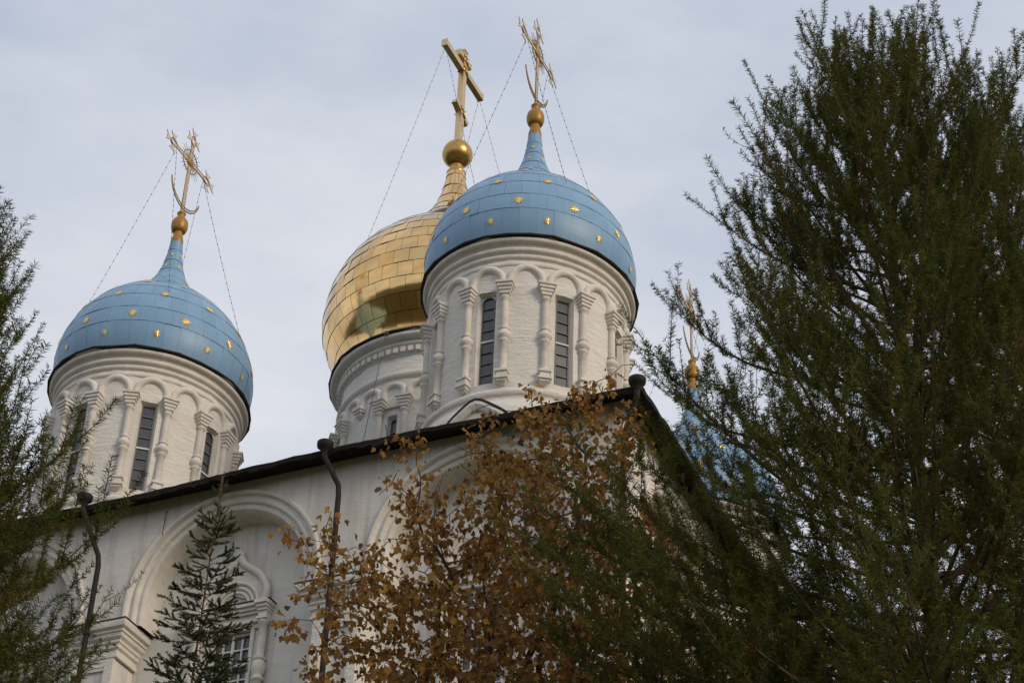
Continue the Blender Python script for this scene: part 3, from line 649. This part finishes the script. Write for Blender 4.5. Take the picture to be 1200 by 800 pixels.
class Conifer:
    def __init__(s): s.dead = .06; s.seg = []; s.wood = MB(); s.twV = []; s.twF = []; s.nt = 0
    def twig(s, pts, r0, r1):
        pts = np.asarray(pts); n = len(pts); d = np.gradient(pts, axis=0); d /= np.linalg.norm(d, axis=1, keepdims=True)+1e-9
        a = np.cross(d, [.3, .2, .9]); a /= np.linalg.norm(a, axis=1, keepdims=True)+1e-9; b = np.cross(d, a); rad = np.linspace(r0, r1, n)[:, None]
        V = np.concatenate([(pts+rad*(a*math.cos(t)+b*math.sin(t)))[:, None] for t in (0, 2.09, 4.19)], 1).reshape(-1, 3)
        f = []
        for i in range(n-1):
            for k in range(3):
                k2 = (k+1) % 3; f.append((s.nt+i*3+k, s.nt+i*3+k2, s.nt+i*3+3+k2, s.nt+i*3+3+k))
        s.twV.append(V); s.twF += f; s.nt += len(V)
    def shoot(s, p, d, L, up, n=5, r=.004, dens=1.0, t0=0.0):
        p = np.array(p, float); d = np.array(d, float); d /= np.linalg.norm(d); pts = [p.copy()]; st = L/(n-1)
        for k in range(n-1):
            d = d+np.array([0, 0, up])*(1.0/(n-1))+RNG.normal(size=3)*.035; d /= np.linalg.norm(d); p = p+d*st; pts.append(p.copy())
        pts = np.array(pts); s.twig(pts, r, r*.4); s.seg.append((pts, dens, t0)); return pts
    def finish(s, root, per_m, nl, nw, spread, mname, tint_fn):
        P, D, T0, LM = [], [], [], []
        for pts, dens, t0 in s.seg:
            L = np.linalg.norm(np.diff(pts, axis=0), axis=1); tot = L.sum(); k = int(tot*per_m*dens*(1-t0)*(RNG.uniform(.55, 1.1) if RNG.random() > .1 else .22))
            if k < 1: continue
            q = RNG.random(); v0 = RNG.normal(1, .16); tc_ = np.array([v0*1.5, v0*1.0, v0*.75]) if q < s.dead else np.array([v0*(1+.25*(q-.5)), v0, v0*(1-.2*q)])
            T0.append(np.repeat(tc_[None], k+7, 0)); LM.append(np.full(k+7, RNG.uniform(.62, 1.2)))
            f = (t0+(1-t0)*RNG.random(k))*(len(pts)-1)*.9999; i = f.astype(int); fr = (f-i)[:, None]
            P.append(pts[i]*(1-fr)+pts[i+1]*fr); D.append(pts[i+1]-pts[i])
            P.append(np.repeat(pts[-1:], 7, 0)); D.append(np.repeat((pts[-1]-pts[-2])[None], 7, 0))
        P = np.concatenate(P); D = np.concatenate(D)
        V, Fv, T = needles(P, D, nl*np.concatenate(LM), nw, spread, tint_fn); T = (T*np.repeat(np.concatenate(T0), 5, axis=0)).clip(.2, 2.2)
        link('crown', np_mesh('crown', V, Fv, [mname], tint=T), root)
        tr = s.wood.build('trunk', root)
        link('branches', np_mesh('branches', np.concatenate(s.twV), np.array(s.twF), ['twig'], smooth=True), root)
        print(root.name, 'needles', len(P), 'twig faces', len(s.twF))
def larch(base, H, z_lo, len_fn, seed, n_br, label, lean=(0, 0), extra=(), dens=1.0, top_long=1.0, per_m=430):
    global RNG
    RNG = np.random.default_rng(seed); root = empty('larch_tree', tuple(base)); tag(root, label, 'tree', 'larch trees framing the church'); c = Conifer()
    tp = [(lean[0]*t+.05*math.sin(t*5), lean[1]*t+.05*math.cos(t*4), H*t) for t in np.linspace(0, 1, 14)]
    tr_ = [max(.006, .0125*H*(1-t)**.9) for t in np.linspace(0, 1, 14)]; c.wood.tube(tp, tr_, 'bark', 9)
    tp = np.array(tp)
    def trunk_at(z): return np.array([np.interp(z, tp[:, 2], tp[:, 0]), np.interp(z, tp[:, 2], tp[:, 1]), z])
    jobs = []
    for k in range(n_br):
        f = (k+RNG.uniform(0, .8))/n_br; z = z_lo+(H*.985-z_lo)*f**1.1; az = k*2.39996+RNG.uniform(-.4, .4)
        jobs.append((z, az, len_fn((z-z_lo)/(H-z_lo), az)*RNG.uniform(.72, 1.1), None))
    for e in extra: jobs.append(e)
    for z, az, L, el in jobs:
        f = (z-z_lo)/(H-z_lo)
        if el is None: el = .10+.92*f+RNG.uniform(-.2, .2)
        d = np.array([math.cos(az)*math.cos(el), math.sin(az)*math.cos(el), math.sin(el)]); p = trunk_at(z); n = max(5, int(L/.22)); pts = [p.copy()]
        for i in range(n):
            t = i/n; d = d+np.array([0, 0, (-.10 if t < .4 else .30)*(1.2/n)*(1+f*.6)*2])+RNG.normal(size=3)*.035; d /= np.linalg.norm(d); p = p+d*(L/n); pts.append(p.copy())
        pts = np.array(pts); c.twig(pts, .006+.0085*L, .003); c.seg.append((pts, .8, .55))
        # side shoots
        m = int(L/.135*dens); sd0 = RNG.integers(0, 2)
        for j in range(m):
            t = .22+.78*(j+RNG.random())/m; q = t*n*.9999; i = int(q); pp = pts[i]+(pts[min(i+1, n)]-pts[i])*(q-i); ax = pts[min(i+1, n)]-pts[i]; ax /= np.linalg.norm(ax)+1e-9
            side = np.cross(ax, [0, 0, 1.]); side /= np.linalg.norm(side)+1e-9; up = np.cross(side, ax); ph = RNG.uniform(-.9, .9)+(0 if (j+sd0) % 2 else PI)
            dd = ax*RNG.uniform(.45, 1.0)+(side*math.cos(ph)+up*math.sin(ph)*.6)*.9+np.array([0, 0, .15+.55*f])
            SL = (.36+.55*(1-t)*min(1, L/1.6))*RNG.uniform(.5, 1.3)*(1+.3*f*top_long); SL = max(.2, min(SL, 1.1))
            sp = c.shoot(pp, dd, SL, .22+1.15*f+.25*t, 7, .0045)
            for q2 in range(int(SL/.26)):
                t2 = RNG.uniform(.1, .8)*6*.999; i2 = int(t2); p2 = sp[i2]+(sp[i2+1]-sp[i2])*(t2-i2); a2 = sp[i2+1]-sp[i2]; a2 /= np.linalg.norm(a2)+1e-9
                r3 = RNG.normal(size=3); r3 -= a2*r3.dot(a2); r3 /= np.linalg.norm(r3)
                c.shoot(p2, a2*.8+r3*.8, RNG.uniform(.10, .34), .5+.9*f, 4, .0028)
        e_ = pts[-1]-pts[-2]; c.shoot(pts[-1], e_, RNG.uniform(.2, .45)*(1+.4*f), .3, 5, .004)
    # leader
    c.shoot(trunk_at(H*.99), (0, 0, 1), .5, .1, 5, .006)
    def tf(n):
        v = RNG.normal(1, .22, (n, 1)).clip(.5, 1.7); w = RNG.random((n, 1)); return np.concatenate([v*(1+.35*w**3), v*(1+.06*w), v*(1-.2*w)], 1)
    c.finish(root, per_m, .050, .0050, 1.08, 'needle', tf)
    return root
def ground_under(px, py, dist):
    p = at(px, py, dist); return Vector((p.x, p.y, 0)), p.z
# right-hand larch: trunk seen through the crown at (1082, 600); its tip near (985, 5)
bR, _ = ground_under(1082, 600, 13.0); HR = at(985, 88, 13.0).z-.3
def lenR(f, az):
    g = .6 if .50 < f < .62 and math.cos(az-PI) > .92 else 1
    return (3.55*(1-f)**.52+.1)*g
larch(bR, HR, 4.8, lenR, 21, 190, 'tall green larch tree on the right overlapping the autumn tree',
      extra=[(7.9, PI-.1, 3.2, .42), (7.4, PI+.15, 3.0, .30), (7.1, PI+.35, 3.0, .26), (7.2, PI-.05, 2.4, .2), (6.9, PI+.25, 2.3, .25), (7.3, PI-.4, 3.0, .3), (7.4, PI+.7, 2.7, .28), (6.6, PI+.5, 2.5, .2), (8.2, PI-.3, 2.6, .45), (8.0, PI+.1, 2.5, .3), (8.4, PI+.35, 2.5, .34), (8.9, PI+.55, 2.6, .36), (8.3, PI-.7, 2.6, .35), (9.0, PI+.9, 2.6, .4), (7.8, PI+1.0, 2.8, .3)])
bR2, _ = ground_under(1215, 500, 15.0); HR2 = at(1163, 165, 15.0).z-.3
larch(bR2, HR2, 6.0, lambda f, az: 3.1*(1-f)**.55+.15, 33, 125, 'larch tree at the right edge behind the taller larch')
bL, _ = ground_under(-114, 620, 12.0); HL = at(-56, 258, 12.0).z-.2
larch(bL, HL, 4.2, lambda f, az: min(1.6, .16+.44*(1-f)*(HL-4.2)), 47, 185, 'dark larch tree at the left edge beside the drainpipe')

def spruce(base, H, z_lo, seed, label):
    global RNG
    RNG = np.random.default_rng(seed); root = empty('spruce_tree', tuple(base)); tag(root, label, 'tree'); c = Conifer()
    tp = [(.03*math.sin(t*6), .03*math.cos(t*5), H*t) for t in np.linspace(0, 1, 16)]; c.wood.tube(tp, [max(.008, .0055*H*(1-t)) for t in np.linspace(0, 1, 16)], 'twig', 8)
    z = z_lo; k = 0
    while z < H-.6:
        f = (z-z_lo)/(H-z_lo); below = H-z; L0 = .09+.225*below**.93
        for j in range(6):
            az = k*.7+j*2*PI/6+RNG.uniform(-.3, .3); L = L0*RNG.uniform(.7, 1.1); el = .10+.55*max(0, 1-below/1.6)+RNG.uniform(-.08, .12)
            d = np.array([math.cos(az)*math.cos(el), math.sin(az)*math.cos(el), math.sin(el)]); p = np.array([0, 0, z+RNG.uniform(-.06, .06)]); n = 7; pts = [p.copy()]
            for i in range(n):
                d = d+np.array([0, 0, .09 if i > 2 else -.04])+RNG.normal(size=3)*.03; d /= np.linalg.norm(d); p = p+d*L/n; pts.append(p.copy())
            pts = np.array(pts); c.twig(pts, .004+.006*L, .003); c.seg.append((pts, 1.1, .2))
            for q in range(int(L/.045)):
                t = (.15+.83*RNG.random())*n*.999; i = int(t); pp = pts[i]+(pts[i+1]-pts[i])*(t-i); ax = pts[i+1]-pts[i]; ax /= np.linalg.norm(ax)
                sd = np.cross(ax, [0, 0, 1.]); sd /= np.linalg.norm(sd); s_ = 1 if q % 2 else -1
                SL = (.09+.30*(1-t/n)*L)*RNG.uniform(.6, 1.1); sp = c.shoot(pp, ax*.8+sd*s_*.8+np.array([0, 0, RNG.uniform(-.1, .25)]), SL, .15, 4, .003)
                if SL > .2:
                    for _ in range(2): c.shoot(sp[2], (sp[3]-sp[2])/np.linalg.norm(sp[3]-sp[2])+RNG.normal(size=3)*.6, SL*.45, .15, 3, .0025)
        z += .14+.08*f+RNG.uniform(0, .05); k += 1
    c.shoot((0, 0, H-.5), (0, 0, 1), .55, 0, 5, .006, .25)
    for z in np.arange(H-.55, H-.1, .13): 
        for j in range(3): a = RNG.uniform(0, 6.28); c.shoot((0, 0, z), (math.cos(a), math.sin(a), .6), RNG.uniform(.07, .15), .3, 3, .003, .8)
    def tf(n):
        v = RNG.normal(1, .2, (n, 1)).clip(.5, 1.6); w = RNG.random((n, 1)); return np.concatenate([v*(1+.2*w**4), v, v*(1+.05*w)], 1)
    c.finish(root, 900, .025, .0066, .85, 'spruce', tf)
bS, _ = ground_under(242, 700, 20.0); HS = at(254, 556, 20.0).z
spruce(bS, HS, 8.4, 5, 'small slender spruce tree in front of the arched window')

def autumn_tree(base, blobs, seed, label, n_attr, leaf_size, n_tw):
    """space colonisation: boughs grow from the trunk into a crown volume given by balls, then leaves hang on the twigs"""
    global RNG
    RNG = np.random.default_rng(seed); root = empty('autumn_tree', tuple(base)); tag(root, label, 'tree')
    B = np.array(base); A = []
    wts = np.array([r**3*w for (_, r, w) in blobs]); wts = wts/wts.sum()
    for (c, r, w), k in zip(blobs, (wts*n_attr).astype(int)+3):
        v = RNG.normal(size=(k, 3)); v /= np.linalg.norm(v, axis=1, keepdims=True); A.append(np.array(c)-B+v*(r*RNG.random((k, 1))**.45))
    A = np.concatenate(A); P = [np.array([0, 0, 0.])]; par = [-1]
    ctr = A.mean(0); step = .17
    zt = 2.4
    for k in range(int(zt/step)): P.append(P[-1]+np.array([ctr[0]*.012, ctr[1]*.012, step])); par.append(len(P)-2)
    # a few leading boughs towards the crown
    trunk_end = len(P)-1
    for g in range(9):
        tgt = A[RNG.integers(len(A))]; last = trunk_end-int(RNG.integers(0, 5)); p = P[last].copy(); low = ctr*.55+RNG.normal(size=3)*np.array([.7, .6, .4])
        for goal in (low, tgt*.85+ctr*.15):
            for _ in range(60):
                d = goal-p; L = np.linalg.norm(d)
                if L < step: break
                p = p+(d/L+RNG.normal(size=3)*.16)*step; P.append(p.copy()); par.append(last); last = len(P)-1
    P = np.array(P); par = list(par); alive = np.ones(len(A), bool)
    for it in range(90):
        Aa = A[alive]
        if len(Aa) == 0: break
        d2 = ((Aa[:, None]-P[None])**2).sum(2); near = d2.argmin(1); dist = np.sqrt(d2.min(1)); ok = dist < 2.2
        acc = {}
        for a, i, o in zip(Aa, near, ok):
            if o: v = a-P[i]; acc.setdefault(i, []).append(v/np.linalg.norm(v))
        new = []
        for i, vs_ in acc.items():
            v = np.mean(vs_, 0)+RNG.normal(size=3)*.16+np.array([0, 0, .06]); L = np.linalg.norm(v)
            if L > 1e-3: new.append((P[i]+v/L*step, i))
        if not new: break
        base_n = len(P); P = np.concatenate([P, np.array([q for q, _ in new])]); par += [i for _, i in new]
        idx = np.where(alive)[0]; dn = ((A[idx][:, None]-P[base_n:][None])**2).sum(2).min(1); alive[idx[dn < .20**2]] = False
    n = len(P); kids = [[] for _ in range(n)]
    for i in range(1, n): kids[par[i]].append(i)
    w = np.zeros(n)
    for i in range(n-1, -1, -1): w[i] = .0036 if not kids[i] else (sum(w[k]**2.25 for k in kids[i]))**(1/2.25)
    w = np.minimum(w, .12); main = MB(); fine = MB(); done = set()
    stack = [0]
    while stack:
        i = stack.pop(); chain_ = [par[i]] if par[i] >= 0 else []; j = i; chain_.append(j)
        while kids[j]:
            ks = sorted(kids[j], key=lambda k: -w[k]); stack += ks[1:]; j = ks[0]; chain_.append(j)
        if len(chain_) > 1:
            rr = [w[q] for q in chain_]; rr[0] = min(rr[0], rr[1]*1.2) if len(rr) > 1 else rr[0]
            (main if rr[1] > .03 else fine).tube([P[q] for q in chain_], rr, 'bark' if rr[1] > .03 else 'twig', 7 if rr[1] > .03 else 4, False)
    # leaves
    out_pts = [i for i in range(n) if w[i] < .0095]
    shape = np.array([(0, 0), (.20, .03), (.40, .10), (.38, .28), (.50, .52), (.29, .52), (.24, .74), (0, 1.0), (-.22, .72), (-.28, .54), (-.50, .50), (-.39, .27), (-.40, .08), (-.18, .02)])
    tri = [(0, k, k+1) for k in range(1, 13)]
    tri = np.array([(14, k, (k+1) % 14) for k in range(14)])
    shape = np.vstack([shape, [[0, .38]]]); VV = []; FF = []; TT = []; cnt = 0
    for i in out_pts:
        dirb = P[i]-P[par[i]]; tip = not kids[i]
        keep = .62+.38*max(0., min(1., (P[i][0]+B[0]+1.9)/2.6))*max(.6, min(1., 1.2-(P[i][2]-8.3)/4.5))
        if RNG.random() > keep: continue
        for _ in range(RNG.integers(11, 19) if not tip else RNG.integers(15, 26)):
            if RNG.random() < n_tw: continue
            sz = leaf_size*RNG.uniform(.55, 1.25); off = RNG.normal(size=3); off /= np.linalg.norm(off); off[2] -= .5
            st = P[i]+dirb*RNG.uniform(-.6, .2); b0 = st+off*RNG.uniform(.03, .16)
            y = off*.6+np.array([0, 0, -1.0])*RNG.uniform(.2, 1.3)+RNG.normal(size=3)*.35; y /= np.linalg.norm(y)
            x = np.cross(y, RNG.normal(size=3)); x /= np.linalg.norm(x); z = np.cross(x, y)
            fold = RNG.uniform(.05, .55); curl = RNG.uniform(-.5, .6)
            loc = b0+sz*(shape[:, :1]*x*(1-.25*fold)+shape[:, 1:]*y+(np.abs(shape[:, :1])*fold+curl*(shape[:, 1:]-.4)**2-.0)*z)
            loc = loc+RNG.normal(size=(15, 3))*sz*.05; VV.append(loc); FF.append(tri+cnt*15); cnt += 1
            v = RNG.normal(1, .22); q = RNG.random(); c_ = np.array([v*(1+.1*q), v*(.88+.30*q), v*(.8+.3*q)])
            if q < .16: c_ = np.array([.6, .5, .6])*v
            elif q > .95: c_ = np.array([1.15, 1.35, 1.2])*v
            TT.append(np.repeat(c_[None].clip(.25, 1.8), 15, 0))
    main.build('trunk', root); fine.build('twigs', root)
    link('crown', np_mesh('crown', np.concatenate(VV), np.concatenate(FF), ['leaf'], tint=np.concatenate(TT)), root)
    print('autumn leaves', cnt, 'nodes', n)
D0 = 15.5
bA, _ = ground_under(590, 780, D0)
def ball(px, py, dd, r, w=1): return (tuple(at(px, py, D0+dd)), r, w)
autumn_tree(bA, [ball(575, 545, .2, .55), ball(640, 520, .6, .55), ball(500, 560, -.2, .45), ball(560, 640, 0, .9), ball(660, 620, .5, .85), ball(480, 690, -.3, .8, .8), ball(400, 720, -.2, .65, .6), ball(570, 760, 0, 1.1), ball(690, 730, .4, 1.0), ball(780, 770, .3, .9), ball(345, 625, 0, .22, 2.5), ball(390, 600, .2, .18, 1.5), ball(450, 510, 0, .18, 2), ball(735, 430, .6, .22, 5), ball(690, 475, .6, .3, 2), ball(630, 465, .5, .28, 2), ball(720, 640, .3, .7), ball(560, 480, .3, .22, 2), ball(720, 520, .7, .45), ball(430, 800, 0, .8, .7), ball(620, 850, 0, 1.2), ball(750, 640, .5, .6), ball(860, 740, .5, .6)],
    8, 'tall slender deciduous tree with thinning golden brown autumn leaves', 3600, .066, .0)
